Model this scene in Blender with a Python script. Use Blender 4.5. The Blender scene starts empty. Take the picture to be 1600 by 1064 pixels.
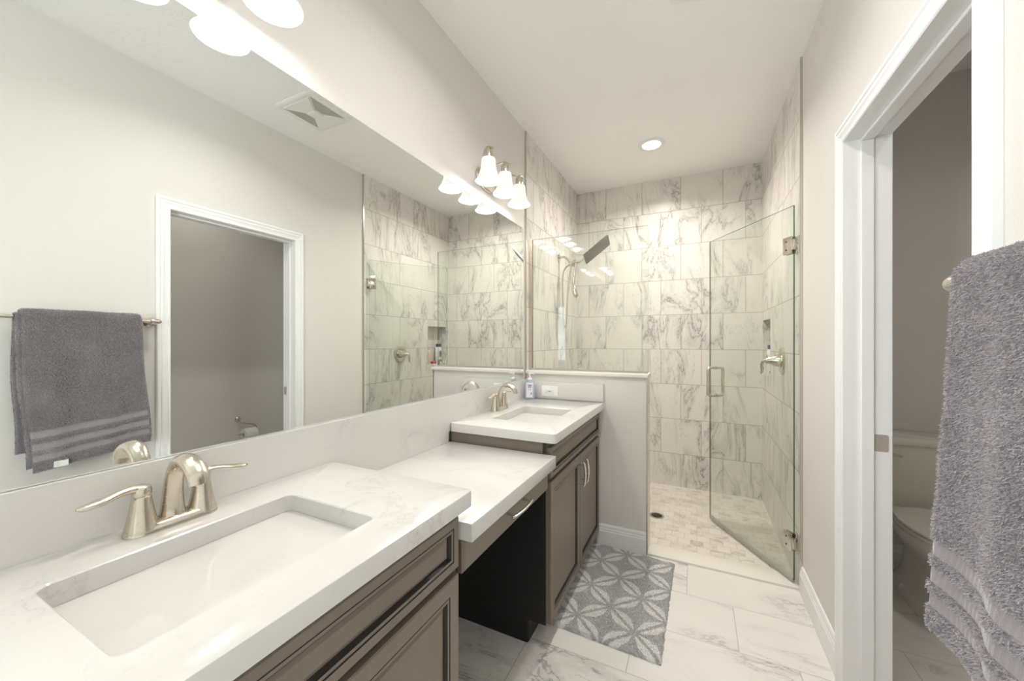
import bpy, bmesh, math, random
import numpy as np
from mathutils import Vector, Matrix, noise

S = bpy.context.scene
COL = S.collection
R = math.radians
PI = math.pi
random.seed(7)

# ---------------------------------------------------------------- camera, world, exposure
W, H, YT, YB = 1.557, 2.743, 2.40, 3.654      # room width, ceiling, shower start, shower end wall
cam_d = bpy.data.cameras.new('camera')
cam_d.sensor_fit = 'HORIZONTAL'
cam_d.sensor_width = 36.0
cam_d.lens = 590.6 / 1600 * 36.0
cam_d.shift_y = 2.0 / 1600
cam_d.clip_start = 0.02
cam = bpy.data.objects.new('camera', cam_d)
COL.objects.link(cam)
cam.location = (1.064, 0.0, 1.283)
cam.rotation_euler = (PI / 2, 0, R(25.92))
S.camera = cam

S.view_settings.view_transform = 'Standard'
S.view_settings.look = 'None'
S.view_settings.gamma = 1.0
S.view_settings.use_curve_mapping = False
S.view_settings.exposure = 1.30
S.cycles.max_bounces = 14
S.cycles.diffuse_bounces = 6
S.cycles.glossy_bounces = 8
S.cycles.transparent_max_bounces = 16
S.cycles.sample_clamp_indirect = 6.0
S.cycles.blur_glossy = 0.6

world = bpy.data.worlds.new('daylight')
S.world = world
world.use_nodes = True
world.node_tree.nodes['Background'].inputs[0].default_value = (0.80, 0.90, 1.0, 1)
world.node_tree.nodes['Background'].inputs[1].default_value = 1.6


def lamp(name, kind, loc, energy, color, **kw):
    d = bpy.data.lights.new(name, kind)
    d.energy = energy
    d.color = color
    for k, v in kw.items():
        if k != 'rot':
            setattr(d, k, v)
    o = bpy.data.objects.new(name, d)
    o.location = loc
    o.rotation_euler = kw.get('rot', (0, 0, 0))
    COL.objects.link(o)
    return o


# fill daylight through two added unseen windows: in the bay, and slim behind camera
lamp('window_daylight', 'AREA', (-1.45, -2.53, 1.50), 48.0, (0.965, 0.975, 1.0),
     shape='RECTANGLE', size=1.55, size_y=1.35, rot=(PI / 2, 0, 0))
lamp('window_daylight', 'AREA', (1.40, -2.53, 1.45), 0.6, (0.92, 0.96, 1.0),
     shape='RECTANGLE', size=0.20, size_y=1.10, rot=(PI / 2, 0, 0))
BULB_W = 1.15
CAN_W = 7.0
TOILET_FILL_W = 1.35
ROOM_FILL_W = 3.8

# ---------------------------------------------------------------- node helpers
class NT:
    def __init__(s, name):
        s.m = bpy.data.materials.new(name)
        s.m.use_nodes = True
        s.t = s.m.node_tree
        s.b = s.t.nodes['Principled BSDF']
        s.out = s.t.nodes['Material Output']

    def n(s, typ, **kw):
        nd = s.t.nodes.new(typ)
        for k, v in kw.items():
            setattr(nd, k, v)
        return nd

    def link(s, a, b):
        s.t.links.new(a, b)

    def put(s, sock, v):
        if isinstance(v, bpy.types.NodeSocket):
            s.link(v, sock)
        else:
            sock.default_value = v

    def math(s, op, a, b=None, c=None, clamp=False):
        nd = s.n('ShaderNodeMath', operation=op, use_clamp=clamp)
        s.put(nd.inputs[0], a)
        if b is not None:
            s.put(nd.inputs[1], b)
        if c is not None:
            s.put(nd.inputs[2], c)
        return nd.outputs[0]

    def vmath(s, op, a, b=None):
        nd = s.n('ShaderNodeVectorMath', operation=op)
        s.put(nd.inputs[0], a)
        if b is not None:
            s.put(nd.inputs[1], b)
        return nd.outputs[0]

    def coord(s, which='Object'):
        return s.n('ShaderNodeTexCoord').outputs[which]

    def mapping(s, v, rot=(0, 0, 0), scale=(1, 1, 1), loc=(0, 0, 0)):
        nd = s.n('ShaderNodeMapping')
        s.link(v, nd.inputs[0])
        nd.inputs[1].default_value = loc
        nd.inputs[2].default_value = rot
        nd.inputs[3].default_value = scale
        return nd.outputs[0]

    def noise(s, v, scale, detail=4, rough=0.5, dist=0.0):
        nd = s.n('ShaderNodeTexNoise')
        s.link(v, nd.inputs['Vector'])
        nd.inputs['Scale'].default_value = scale
        nd.inputs['Detail'].default_value = detail
        nd.inputs['Roughness'].default_value = rough
        nd.inputs['Distortion'].default_value = dist
        return nd.outputs['Fac']

    def smooth(s, v, a, b, o0=0.0, o1=1.0):
        nd = s.n('ShaderNodeMapRange', interpolation_type='SMOOTHSTEP')
        s.put(nd.inputs[0], v)
        nd.inputs[1].default_value = a
        nd.inputs[2].default_value = b
        nd.inputs[3].default_value = o0
        nd.inputs[4].default_value = o1
        return nd.outputs[0]

    def mix(s, f, a, b, mode='MIX'):
        nd = s.n('ShaderNodeMix', data_type='RGBA', blend_type=mode)
        s.put(nd.inputs[0], f)
        s.put(nd.inputs[6], a if isinstance(a, bpy.types.NodeSocket) else (*a[:3], 1))
        s.put(nd.inputs[7], b if isinstance(b, bpy.types.NodeSocket) else (*b[:3], 1))
        return nd.outputs[2]

    def bump(s, h, strength, dist=0.002):
        nd = s.n('ShaderNodeBump')
        nd.inputs['Strength'].default_value = strength
        nd.inputs['Distance'].default_value = dist
        s.link(h, nd.inputs['Height'])
        s.link(nd.outputs[0], s.b.inputs['Normal'])

    def set(s, color=None, rough=None, metal=None, spec=None, **kw):
        if color is not None:
            s.put(s.b.inputs['Base Color'], color if isinstance(color, bpy.types.NodeSocket) else (*color[:3], 1))
        if rough is not None:
            s.put(s.b.inputs['Roughness'], rough)
        if metal is not None:
            s.b.inputs['Metallic'].default_value = metal
        if spec is not None:
            s.b.inputs['Specular IOR Level'].default_value = spec
        for k, v in kw.items():
            s.put(s.b.inputs[k.replace('_', ' ')], v)
        return s


def paint(name, col, rough, nscale, strength, dist=0.002):
    t = NT(name)
    t.set(col, rough)
    t.bump(t.noise(t.coord(), nscale, 3, 0.55), strength, dist)
    return t.m


def plain(name, col, rough=0.5, metal=0.0, **kw):
    t = NT(name)
    c = t.coord()
    n = t.noise(c, 9.0, 3)
    t.set(t.mix(t.math('MULTIPLY', n, 0.10), col, [x * 0.82 for x in col]), rough, metal, **kw)
    return t.m


def brushed(name, col, rough=0.25):
    t = NT(name)
    n = t.noise(t.mapping(t.coord(), scale=(40, 40, 900)), 1.0, 2)
    t.set(col, t.smooth(n, 0.2, 0.8, rough - 0.03, rough + 0.03), 1.0)
    return t.m


def veins(t, P, ang, scale, stretch, width, mask_lo, mask_hi, seedrot=0.3):
    """thin branching marble veins: returns a 0..1 factor"""
    q = t.mapping(P, rot=ang, scale=stretch)
    n1 = t.noise(q, scale, 7, 0.62, 0.9)
    d1 = t.math('ABSOLUTE', t.math('SUBTRACT', n1, 0.5))
    thin = t.smooth(d1, 0.0, width, 1.0, 0.0)
    halo = t.smooth(d1, 0.0, width * 5.0, 0.34, 0.0)
    n2 = t.noise(q, scale * 2.3, 5, 0.6, 1.2)
    d2 = t.math('ABSOLUTE', t.math('SUBTRACT', n2, 0.48))
    fine = t.smooth(d2, 0.0, width * 0.6, 0.55, 0.0)
    m = t.smooth(t.noise(P, scale * 0.75, 2, 0.5), mask_lo, mask_hi)
    v = t.math('MAXIMUM', t.math('MAXIMUM', thin, halo), fine)
    return t.math('MULTIPLY', v, m, clamp=True)


def tile(name, u, v, u0, v0, w, h, step, grout, base, veincol, groutcol, rough, ang, vscale, stretch, width, mlo, mhi, vein_amt):
    """tiles in the object's own plane: axes u and v, each row shifted by step"""
    t = NT(name)
    sep = t.n('ShaderNodeSeparateXYZ')
    co = t.coord()
    t.link(co, sep.inputs[0])
    ax = {'x': sep.outputs[0], 'y': sep.outputs[1], 'z': sep.outputs[2]}
    vv = t.math('DIVIDE', t.math('SUBTRACT', ax[v], v0), h)
    row = t.math('FLOOR', vv)
    fv = t.math('FRACT', vv)
    uu = t.math('DIVIDE', t.math('SUBTRACT', t.math('SUBTRACT', ax[u], u0), t.math('MULTIPLY', row, step)), w)
    colm = t.math('FLOOR', uu)
    fu = t.math('FRACT', uu)
    du = t.math('MULTIPLY', t.math('MINIMUM', fu, t.math('SUBTRACT', 1.0, fu)), w)
    dv = t.math('MULTIPLY', t.math('MINIMUM', fv, t.math('SUBTRACT', 1.0, fv)), h)
    d = t.math('MINIMUM', du, dv)
    body = t.smooth(d, grout * 0.35, grout * 0.65)
    cb = t.n('ShaderNodeCombineXYZ')
    t.link(row, cb.inputs[0])
    t.link(colm, cb.inputs[1])
    wn = t.n('ShaderNodeTexWhiteNoise', noise_dimensions='3D')
    t.link(cb.outputs[0], wn.inputs['Vector'])
    off = t.vmath('SCALE', wn.outputs['Color'])
    off.node.inputs['Scale'].default_value = 9.0
    P = t.vmath('ADD', co, off)
    vf = veins(t, P, ang, vscale, stretch, width, mlo, mhi)
    cloud = t.noise(P, 3.0, 3)
    b1 = t.mix(t.math('MULTIPLY', cloud, 0.35), base, [x * 0.90 for x in base])
    c = t.mix(t.math('MULTIPLY', vf, vein_amt), b1, veincol)
    t.set(t.mix(body, groutcol, c), t.smooth(body, 0, 1, 0.7, rough), 0.0, 0.25)
    t.bump(body, 0.5, 0.0012)
    return t.m


# ---------------------------------------------------------------- materials
M = {}
M['wall'] = paint('greige_wall_paint', (0.70, 0.68, 0.65), 0.6, 170, 0.22)
M['ceiling'] = paint('white_ceiling_texture', (0.88, 0.878, 0.87), 0.8, 75, 0.45, 0.004)
M['trim'] = paint('white_semigloss', (0.84, 0.84, 0.845), 0.32, 6, 0.02)
ANG_BACK = (0, R(38), 0)
MARB = (0.76, 0.73, 0.695)
VEIN = (0.20, 0.185, 0.175)
GROUT = (0.45, 0.42, 0.38)
M['tile_back'] = tile('marble_tile_back', 'x', 'z', 0.127, 0.29, 0.327, 0.3085, 0.1635, 0.0045, MARB, VEIN, GROUT, 0.30,
                      (0, R(-46), 0), 2.5, (1.6, 1, 0.5), 0.014, 0.34, 0.56, 0.78)
M['tile_side'] = tile('marble_tile_side', 'y', 'z', 2.53, 0.29, 0.63, 0.3085, 0.315, 0.0045, MARB, VEIN, GROUT, 0.30,
                      (R(25), 0, 0), 2.5, (1, 1.6, 0.45), 0.015, 0.34, 0.58, 0.72)
M['tile_floor'] = tile('marble_tile_floor', 'x', 'y', 0.4125, 1.21, 0.61, 0.302, -0.2033, 0.004, (0.78, 0.76, 0.73), VEIN, (0.54, 0.52, 0.49), 0.16,
                       (0, 0, R(32)), 2.0, (0.5, 1.5, 1), 0.013, 0.44, 0.66, 0.65)
M['mosaic'] = tile('marble_mosaic', 'x', 'y', 0.02, 2.56, 0.075, 0.075, 0.0375, 0.0035, (0.74, 0.70, 0.64), (0.34, 0.30, 0.26), (0.52, 0.48, 0.42), 0.25,
                   (0, 0, R(30)), 4.0, (0.6, 1.4, 1), 0.03, 0.40, 0.60, 0.65)
M['cream_marble'] = plain('cream_marble', (0.80, 0.765, 0.71), 0.2)


def quartz():
    t = NT('white_quartz')
    co = t.coord()
    vf = veins(t, co, (0.3, 0.5, R(35)), 5.0, (1, 1, 1), 0.011, 0.50, 0.66)
    sp = t.smooth(t.noise(co, 90, 2), 0.66, 0.74, 0, 0.10)
    fac = t.math('MAXIMUM', t.math('MULTIPLY', vf, 0.30), sp)
    t.set(t.mix(fac, (0.67, 0.662, 0.645), (0.30, 0.295, 0.30)), 0.14)
    return t.m


M['quartz'] = quartz()
M['porcelain'] = plain('white_porcelain', (0.66, 0.645, 0.625), 0.08, 0.0)
M['bisque'] = plain('bisque_porcelain', (0.74, 0.72, 0.66), 0.10)


def wood(name, a, b, rough=0.36):
    t = NT(name)
    g = t.noise(t.mapping(t.coord(), scale=(30, 30, 2.2)), 2.2, 5, 0.6, 0.4)
    blot = t.noise(t.coord(), 6, 3)
    f = t.math('ADD', t.math('MULTIPLY', g, 0.6), t.math('MULTIPLY', blot, 0.5), clamp=True)
    t.set(t.mix(f, a, b), rough)
    t.bump(g, 0.06, 0.001)
    return t.m


M['wood'] = wood('taupe_stained_wood', (0.235, 0.192, 0.155), (0.170, 0.137, 0.110))
M['glaze'] = wood('dark_glaze', (0.020, 0.015, 0.012), (0.012, 0.009, 0.007), 0.5)
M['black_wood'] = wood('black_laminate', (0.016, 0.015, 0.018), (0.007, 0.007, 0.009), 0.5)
M['nickel'] = brushed('brushed_nickel', (0.66, 0.605, 0.525))
M['dark_steel'] = brushed('grey_satin_steel', (0.36, 0.34, 0.32), 0.3)
M['steel'] = brushed('satin_steel', (0.62, 0.58, 0.53), 0.24)
M['plate'] = plain('satin_plate', (0.50, 0.45, 0.39), 0.4, 0.35)
M['darkmetal'] = plain('dark_slot', (0.03, 0.028, 0.025), 0.5)


def mirror_mat():
    t = NT('silvered_glass')
    t.set((0.865, 0.885, 0.868), 0.0, 1.0)
    return t.m


M['mirror'] = mirror_mat()
M['mirror_edge'] = plain('mirror_edge', (0.10, 0.11, 0.095), 0.3)


def glass(name, tint, edge=False):
    t = NT(name)
    tr = t.n('ShaderNodeBsdfTransparent')
    tr.inputs[0].default_value = (*tint, 1)
    gl = t.n('ShaderNodeBsdfGlossy')
    gl.inputs['Roughness'].default_value = 0.0
    ge = t.n('ShaderNodeNewGeometry')
    dp = t.n('ShaderNodeVectorMath', operation='DOT_PRODUCT')
    t.link(ge.outputs['Normal'], dp.inputs[0])
    t.link(ge.outputs['Incoming'], dp.inputs[1])
    c1 = t.math('SUBTRACT', 1.0, t.math('ABSOLUTE', dp.outputs['Value']))
    fres = t.math('ADD', 0.04, t.math('MULTIPLY', t.math('POWER', c1, 5.0), 0.96))
    mx = t.n('ShaderNodeMixShader')
    t.link(fres, mx.inputs[0])
    t.link(tr.outputs[0], mx.inputs[1])
    t.link(gl.outputs[0], mx.inputs[2])
    t.link(mx.outputs[0], t.out.inputs['Surface'])
    return t.m


M['glass'] = glass('clear_shower_glass', (0.965, 0.985, 0.968))
M['glass_edge'] = glass('green_glass_edge', (0.22, 0.34, 0.28))
M['vinyl'] = plain('grey_vinyl', (0.42, 0.40, 0.36), 0.35)


def emit(name, col, strength, base=(0.9, 0.9, 0.9)):
    t = NT(name)
    t.set(base, 0.3)
    t.b.inputs['Emission Color'].default_value = (*col, 1)
    t.b.inputs['Emission Strength'].default_value = strength
    return t.m


M['shade'] = emit('lit_frosted_glass', (1.0, 0.955, 0.89), 0.24, (0.50, 0.49, 0.47))
M['bulb'] = emit('lit_bulb', (1.0, 0.96, 0.90), 6.0)
M['lens'] = emit('lit_diffuser', (1.0, 0.96, 0.90), 5.0)
M['white_plastic'] = plain('white_plastic', (0.82, 0.82, 0.80), 0.35)
M['cream_plastic'] = plain('cream_mesh', (0.42, 0.42, 0.34), 0.6)


def terry(name, a, b, scale=260, strength=0.9):
    t = NT(name)
    co = t.coord()
    n = t.noise(co, scale, 3, 0.6)
    big = t.noise(co, 9, 3)
    f = t.math('ADD', t.math('MULTIPLY', n, 0.9), t.math('MULTIPLY', t.math('SUBTRACT', big, 0.5), 0.5), clamp=True)
    t.set(t.mix(f, a, b), 0.95, 0.0, 0.1, Sheen_Weight=0.6, Sheen_Roughness=0.4)
    t.bump(n, strength, 0.004)
    return t.m


M['terry'] = terry('charcoal_terry', (0.075, 0.068, 0.075), (0.36, 0.325, 0.345), 230, 0.6)  # darker tone paints shade in the crevices between loops, following the bump
M['terry_band'] = terry('woven_band', (0.25, 0.225, 0.235), (0.34, 0.31, 0.32), 420, 0.35)
M['yarn'] = terry('charcoal_yarn', (0.21, 0.19, 0.203), (0.58, 0.53, 0.555), 400, 0.0)
M['tag'] = plain('white_cloth_tag', (0.80, 0.80, 0.78), 0.8)


def rug_mat():
    """grey plush with white split petals on a diagonal lattice"""
    t = NT('petal_plush')
    sep = t.n('ShaderNodeSeparateXYZ')
    co = t.coord()
    wob = t.vmath('SCALE', t.vmath('SUBTRACT', t.n('ShaderNodeTexNoise').outputs['Color'], (0.5, 0.5, 0.5)))
    nz = wob.node.inputs[0].links[0].from_node.inputs[0].links[0].from_node
    t.link(co, nz.inputs['Vector'])
    nz.inputs['Scale'].default_value = 60
    wob.node.inputs['Scale'].default_value = 0.008
    t.link(t.vmath('ADD', co, wob), sep.inputs[0])
    x = t.math('DIVIDE', t.math('SUBTRACT', sep.outputs[0], 0.570), 0.127)
    y = t.math('DIVIDE', t.math('SUBTRACT', sep.outputs[1], 1.955), 0.1225)
    a = t.math('MULTIPLY', t.math('ADD', x, y), 0.5)
    b = t.math('MULTIPLY', t.math('SUBTRACT', x, y), 0.5)

    def petal(along, across):
        f = t.math('FRACT', along)
        d = t.math('ABSOLUTE', t.math('SUBTRACT', across, t.math('ROUND', across)))
        width = t.math('MULTIPLY', t.math('SINE', t.math('MULTIPLY', f, PI)), 0.23)
        inside = t.smooth(t.math('SUBTRACT', width, d), 0.0, 0.03)
        slit = t.smooth(d, 0.028, 0.055)
        ends = t.smooth(t.math('MINIMUM', f, t.math('SUBTRACT', 1.0, f)), 0.06, 0.12)
        return t.math('MULTIPLY', t.math('MULTIPLY', inside, slit), ends)

    p = t.math('MAXIMUM', petal(a, b), petal(b, a))
    n = t.noise(co, 320, 3, 0.7)
    g = t.mix(n, (0.52, 0.515, 0.525), (0.74, 0.735, 0.74))
    wht = t.mix(n, (0.90, 0.885, 0.87), (0.95, 0.94, 0.92))
    t.set(t.mix(p, g, wht), 0.95, 0.0, 0.1, Sheen_Weight=0.3)
    t.bump(t.math('ADD', n, t.math('MULTIPLY', p, 0.6)), 0.7, 0.004)
    return t.m


M['rug'] = rug_mat()


def soap_mat():
    t = NT('clear_blue_soap')
    t.set((0.66, 0.74, 0.92), 0.08, 0.0, Transmission_Weight=0.45, IOR=1.4)
    return t.m


M['soap'] = soap_mat()
M['purple'] = plain('purple_print', (0.30, 0.10, 0.34), 0.5)
M['greyprint'] = plain('grey_print', (0.20, 0.20, 0.26), 0.5)
M['label_white'] = plain('pale_label', (0.78, 0.78, 0.86), 0.5)
M['pump'] = plain('translucent_pump', (0.84, 0.82, 0.78), 0.25)
M['pink'] = plain('pink_bottle', (0.80, 0.50, 0.42), 0.3)
M['navy'] = plain('navy_cap', (0.045, 0.045, 0.16), 0.3)
M['red'] = plain('red_soap', (0.42, 0.05, 0.05), 0.4)
M['paper'] = plain('white_paper', (0.82, 0.81, 0.79), 0.9)


# ---------------------------------------------------------------- mesh helpers
def tag(o, label=None, cat=None, group=None, kind=None):
    if label:
        o['label'] = label
    if cat:
        o['category'] = cat
    if group:
        o['group'] = group
    if kind:
        o['kind'] = kind
    return o


def obj(name, bm, mats, parent=None, smooth=False, angle=35):
    bmesh.ops.recalc_face_normals(bm, faces=bm.faces)
    me = bpy.data.meshes.new(name)
    bm.to_mesh(me)
    bm.free()
    if not isinstance(mats, (list, tuple)):
        mats = [mats]
    for m in mats:
        me.materials.append(M[m] if isinstance(m, str) else m)
    if smooth:
        me.polygons.foreach_set('use_smooth', [True] * len(me.polygons))
        if angle:
            me.set_sharp_from_angle(angle=R(angle))
    o = bpy.data.objects.new(name, me)
    COL.objects.link(o)
    if parent:
        o.parent = parent
    return o


def thing(name, label, cat, loc=(0, 0, 0), rz=0.0, group=None):
    o = bpy.data.objects.new(name, None)
    COL.objects.link(o)
    o.location = loc
    o.rotation_euler = (0, 0, rz)
    o.empty_display_size = 0.05
    return tag(o, label, cat, group)


def box(bm, x0, x1, y0, y1, z0, z1, bev=0.0, seg=2, mi=0):
    vs = [bm.verts.new((x, y, z)) for x in (x0, x1) for y in (y0, y1) for z in (z0, z1)]
    fs = [bm.faces.new([vs[i] for i in q]) for q in
          ((0, 1, 3, 2), (4, 6, 7, 5), (0, 4, 5, 1), (2, 3, 7, 6), (0, 2, 6, 4), (1, 5, 7, 3))]
    for f in fs:
        f.material_index = mi
    if bev:
        es = list({e for f in fs for e in f.edges})
        bmesh.ops.bevel(bm, geom=es, offset=bev, segments=seg, affect='EDGES', profile=0.5)
    return bm


def B(*a, **k):
    return box(bmesh.new(), *a, **k)


def prism(bm, pts, f0, f1):
    """polygon pts, f0/f1 map a 2-D point to 3-D for the two ends"""
    a = [bm.verts.new(f0(*p)) for p in pts]
    b = [bm.verts.new(f1(*p)) for p in pts]
    bm.faces.new(a)
    bm.faces.new(b)
    n = len(pts)
    for i in range(n):
        bm.faces.new((a[i], a[(i + 1) % n], b[(i + 1) % n], b[i]))
    return bm


def loops(bm, rings, closed=True, cap0=True, cap1=True, cyclic=False, mis=None):
    """bridge successive rings of points"""
    vr = [[bm.verts.new(p) for p in r] for r in rings]
    n = len(vr[0])
    pairs = list(zip(vr, vr[1:])) + ([(vr[-1], vr[0])] if cyclic else [])
    for k, (a, b) in enumerate(pairs):
        for i in range(n if closed else n - 1):
            j = (i + 1) % n
            f = bm.faces.new((a[i], a[j], b[j], b[i]))
            if mis:
                f.material_index = mis[k]
    if not cyclic:
        if cap0:
            bm.faces.new(vr[0])
        if cap1:
            f = bm.faces.new(vr[-1])
            if mis:
                f.material_index = mis[-1]
    return bm


def rrect(x0, x1, y0, y1, r, n=6):
    pts = []
    for cx, cy, a0 in ((x1 - r, y1 - r, 0), (x0 + r, y1 - r, 90), (x0 + r, y0 + r, 180), (x1 - r, y0 + r, 270)):
        for i in range(n + 1):
            a = R(a0 + 90 * i / n)
            pts.append((cx + r * math.cos(a), cy + r * math.sin(a)))
    return pts


def lathe(bm, prof, n=32, axis='z', org=(0, 0, 0), cap0=True, cap1=True):
    rings = []
    for r, h in prof:
        ring = []
        for i in range(n):
            a = 2 * PI * i / n
            c, s = r * math.cos(a), r * math.sin(a)
            p = {'z': (c, s, h), 'x': (h, c, s), 'y': (c, h, s)}[axis]
            ring.append((p[0] + org[0], p[1] + org[1], p[2] + org[2]))
        rings.append(ring)
    return loops(bm, rings, cap0=cap0, cap1=cap1)


def catmull(pts, k=8):
    pts = [Vector(p) for p in pts]
    P = [pts[0] * 2 - pts[1]] + pts + [pts[-1] * 2 - pts[-2]]
    out = []
    for i in range(1, len(P) - 2):
        for j in range(k):
            t = j / k
            out.append(0.5 * ((2 * P[i]) + (P[i + 1] - P[i - 1]) * t + (2 * P[i - 1] - 5 * P[i] + 4 * P[i + 1] - P[i + 2]) * t * t
                              + (3 * P[i] - P[i - 1] - 3 * P[i + 1] + P[i + 2]) * t ** 3))
    out.append(pts[-1])
    return out


def sweep(bm, pts, rad, n=14, up=(0, 0, 1), k=8):
    """tube along a smooth path; rad: list of (across, along-up) half sizes per control point or one number"""
    path = catmull(pts, k) if k > 1 else [Vector(p) for p in pts]
    m = len(path)
    if isinstance(rad, (int, float)):
        rr = [(rad, rad)] * m
    else:
        rad = [(r, r) if isinstance(r, (int, float)) else r for r in rad]
        cr = catmull([(a, b, 0) for a, b in rad], k) if k > 1 else [Vector((a, b, 0)) for a, b in rad]
        rr = [(v.x, v.y) for v in cr]
    rings = []
    U = Vector(up)
    for i in range(m):
        t = (path[min(i + 1, m - 1)] - path[max(i - 1, 0)]).normalized()
        s = t.cross(U)
        if s.length < 1e-4:
            s = t.cross(Vector((1, 0, 0)))
        s.normalize()
        u = s.cross(t).normalized()
        U = u
        rings.append([path[i] + s * (rr[i][0] * math.cos(2 * PI * q / n)) + u * (rr[i][1] * math.sin(2 * PI * q / n)) for q in range(n)])
    return loops(bm, rings)


def struct(name, bm, mats, label, parent=None, smooth=False):
    o = obj(name, bm, mats, parent, smooth)
    return tag(o, label, name.split('_')[0], None, 'structure')


# ================================================================ SETTING
TR = 0.115            # wall thickness
XT0 = W + TR          # toilet room starts
XT1 = 2.572
YTB = 2.885           # toilet room end wall
YTF = 0.45
YF = -2.4
YA, XA = -0.30, -2.6     # the vanity wall ends at YA; a bay opens to XA behind it
DY0, DY1, DZ = 1.05, 1.77, 2.012      # clear opening of the door

bm = bmesh.new()
prism(bm, [(XA - 0.1, YF - 0.1), (2.69, YF - 0.1), (2.69, 3.0), (XT0, 3.0), (XT0, YT), (-0.1, YT), (-0.1, YA + 0.1), (XA - 0.1, YA + 0.1)],
      lambda x, y: (x, y, -0.08), lambda x, y: (x, y, 0.0))
struct('floor', bm, 'tile_floor', 'white marble-look floor tiles with grey veins in a third-offset bond')
bm = B(-0.1, W + 0.02, YT + 0.14, YB, -0.08, 0.0)
struct('floor_shower', bm, 'mosaic', 'small marble mosaic tiles of the shower floor')
bm = B(XA - 0.1, 2.69, YF - 0.1, YB + 0.1, H, H + 0.1)
struct('ceiling', bm, 'ceiling', 'white knockdown textured ceiling')

bm = B(-0.1, 0.0, YA, YT, 0, H)
struct('wall_left', bm, 'wall', 'light greige painted wall behind the long mirror')
bm = B(-0.1, 0.008, YT, YB, 0, H)
struct('wall_shower_left', bm, 'tile_side', 'marble tiled shower wall carrying the shower head')
bm = B(-0.1, W + TR, YB, YB + 0.1, 0, H)
struct('wall_shower_back', bm, 'tile_back', 'marble tiled end wall of the shower')

bm = bmesh.new()
g = 0.018
prism(bm, [(YF, 0), (DY0 - g, 0), (DY0 - g, DZ + g), (DY1 + g, DZ + g), (DY1 + g, 0), (YT, 0), (YT, H), (YF, H)],
      lambda y, z: (W, y, z), lambda y, z: (XT0, y, z))
struct('wall_right', bm, 'wall', 'light greige painted wall with the doorway and towel bar')

# tiled shower wall on the right with the niche
NY0, NY1, NZ0, NZ1 = 3.275, 3.60, 1.04, 1.452
bm = bmesh.new()
XS = W - 0.008
o4 = [(YT, 0), (YB, 0), (YB, H), (YT, H)]
i4 = [(NY0, NZ0), (NY1, NZ0), (NY1, NZ1), (NY0, NZ1)]
loops(bm, [[(XT0, *p) for p in o4], [(XS, *p) for p in o4], [(XS, *p) for p in i4], [(XS + 0.092, *p) for p in i4]])
struct('wall_shower_right', bm, 'tile_side', 'marble tiled shower wall with recessed niche and valve')

# pony wall
PX = 0.798
bm = B(0.008, PX, YT, YT + 0.14, 0, 1.065)
pony = struct('wall_pony', bm, 'wall', 'greige half wall between the vanity and the shower')
bm = bmesh.new()
box(bm, 0.009, PX + 0.010, YT - 0.018, YT + 0.155, 1.065, 1.088, 0.004)
struct('trim_1', bm, 'cream_marble', 'cream marble cap on top of the half wall', smooth=True)
bm = B(PX, PX + 0.004, YT + 0.004, YT + 0.14, 0.012, 1.065)
struct('wall_pony_end', bm, 'tile_side', 'tiled end face of the half wall')
bm = B(PX + 0.004, XS, YT, YT + 0.14, -0.06, 0.012, 0.003)
struct('trim_2', bm, 'cream_marble', 'cream marble threshold at the shower entrance', smooth=True)

# metal tile edge strips
bm = B(0.0, 0.011, YT - 0.010, YT, 1.03, H)
struct('trim_3', bm, 'steel', 'metal tile edge strip beside the mirror')
bm = B(W - 0.011, W, YT - 0.010, YT, 0.135, H)
struct('trim_4', bm, 'steel', 'metal tile edge strip beside the shower door')
bm = B(PX - 0.002, PX + 0.006, YT - 0.002, YT + 0.006, 0.0, 1.065)
struct('trim_5', bm, 'steel', 'metal edge strip at the corner of the half wall')

# wall behind the camera with two windows added for daylight, and the bay walls
WINS = [(-2.25, -0.65, 0.80, 2.20), (1.29, 1.51, 0.88, 2.02)]
bm = bmesh.new()
xs = [XA, WINS[0][0], WINS[0][1], WINS[1][0], WINS[1][1], XT0]
for k in range(5):
    if k in (1, 3):
        w_ = WINS[k // 2]
        box(bm, xs[k], xs[k + 1], YF - 0.1, YF, 0, w_[2])
        box(bm, xs[k], xs[k + 1], YF - 0.1, YF, w_[3], H)
    else:
        box(bm, xs[k], xs[k + 1], YF - 0.1, YF, 0, H)
struct('wall_front', bm, 'wall', 'painted wall behind the camera with two added windows')
struct('wall_bay_end', B(XA - 0.1, XA, YF - 0.1, YA + 0.1, 0, H), 'wall', 'painted end wall of the bay behind the vanity wall')
struct('wall_bay_side', B(XA, -0.1, YA, YA + 0.1, 0, H), 'wall', 'painted side wall of the bay behind the vanity wall')
for n_, (x0, x1, z0, z1) in enumerate(WINS):
    win = struct('window_%d' % (n_ + 1), bmesh.new(), 'trim', ('wide', 'slim')[n_] + ' white framed window added unseen behind the camera')
    bm = bmesh.new()
    for a0, a1, b0, b1 in ((x0, x0 + .03, z0, z1), (x1 - .03, x1, z0, z1), (x0 + .03, x1 - .03, z0, z0 + .03), (x0 + .03, x1 - .03, z1 - .03, z1)):
        box(bm, a0, a1, YF - 0.07, YF - 0.03, b0, b1)
    obj('window_frame', bm, 'trim', win)
    obj('pane', B(x0 + .03, x1 - .03, YF - 0.052, YF - 0.048, z0 + .03, z1 - .03), 'glass', win)

# toilet room shell
struct('wall_toilet_back', B(XT0, XT1, YTB, YTB + 0.1, 0, H), 'wall', 'shaded greige wall behind the toilet')
struct('wall_toilet_right', B(XT1, XT1 + 0.1, YTF - 0.1, YTB + 0.1, 0, H), 'wall', 'greige toilet room wall with the paper holder')
struct('wall_toilet_front', B(XT0, XT1, YTF - 0.1, YTF, 0, H), 'wall', 'near greige wall of the toilet room')


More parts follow.
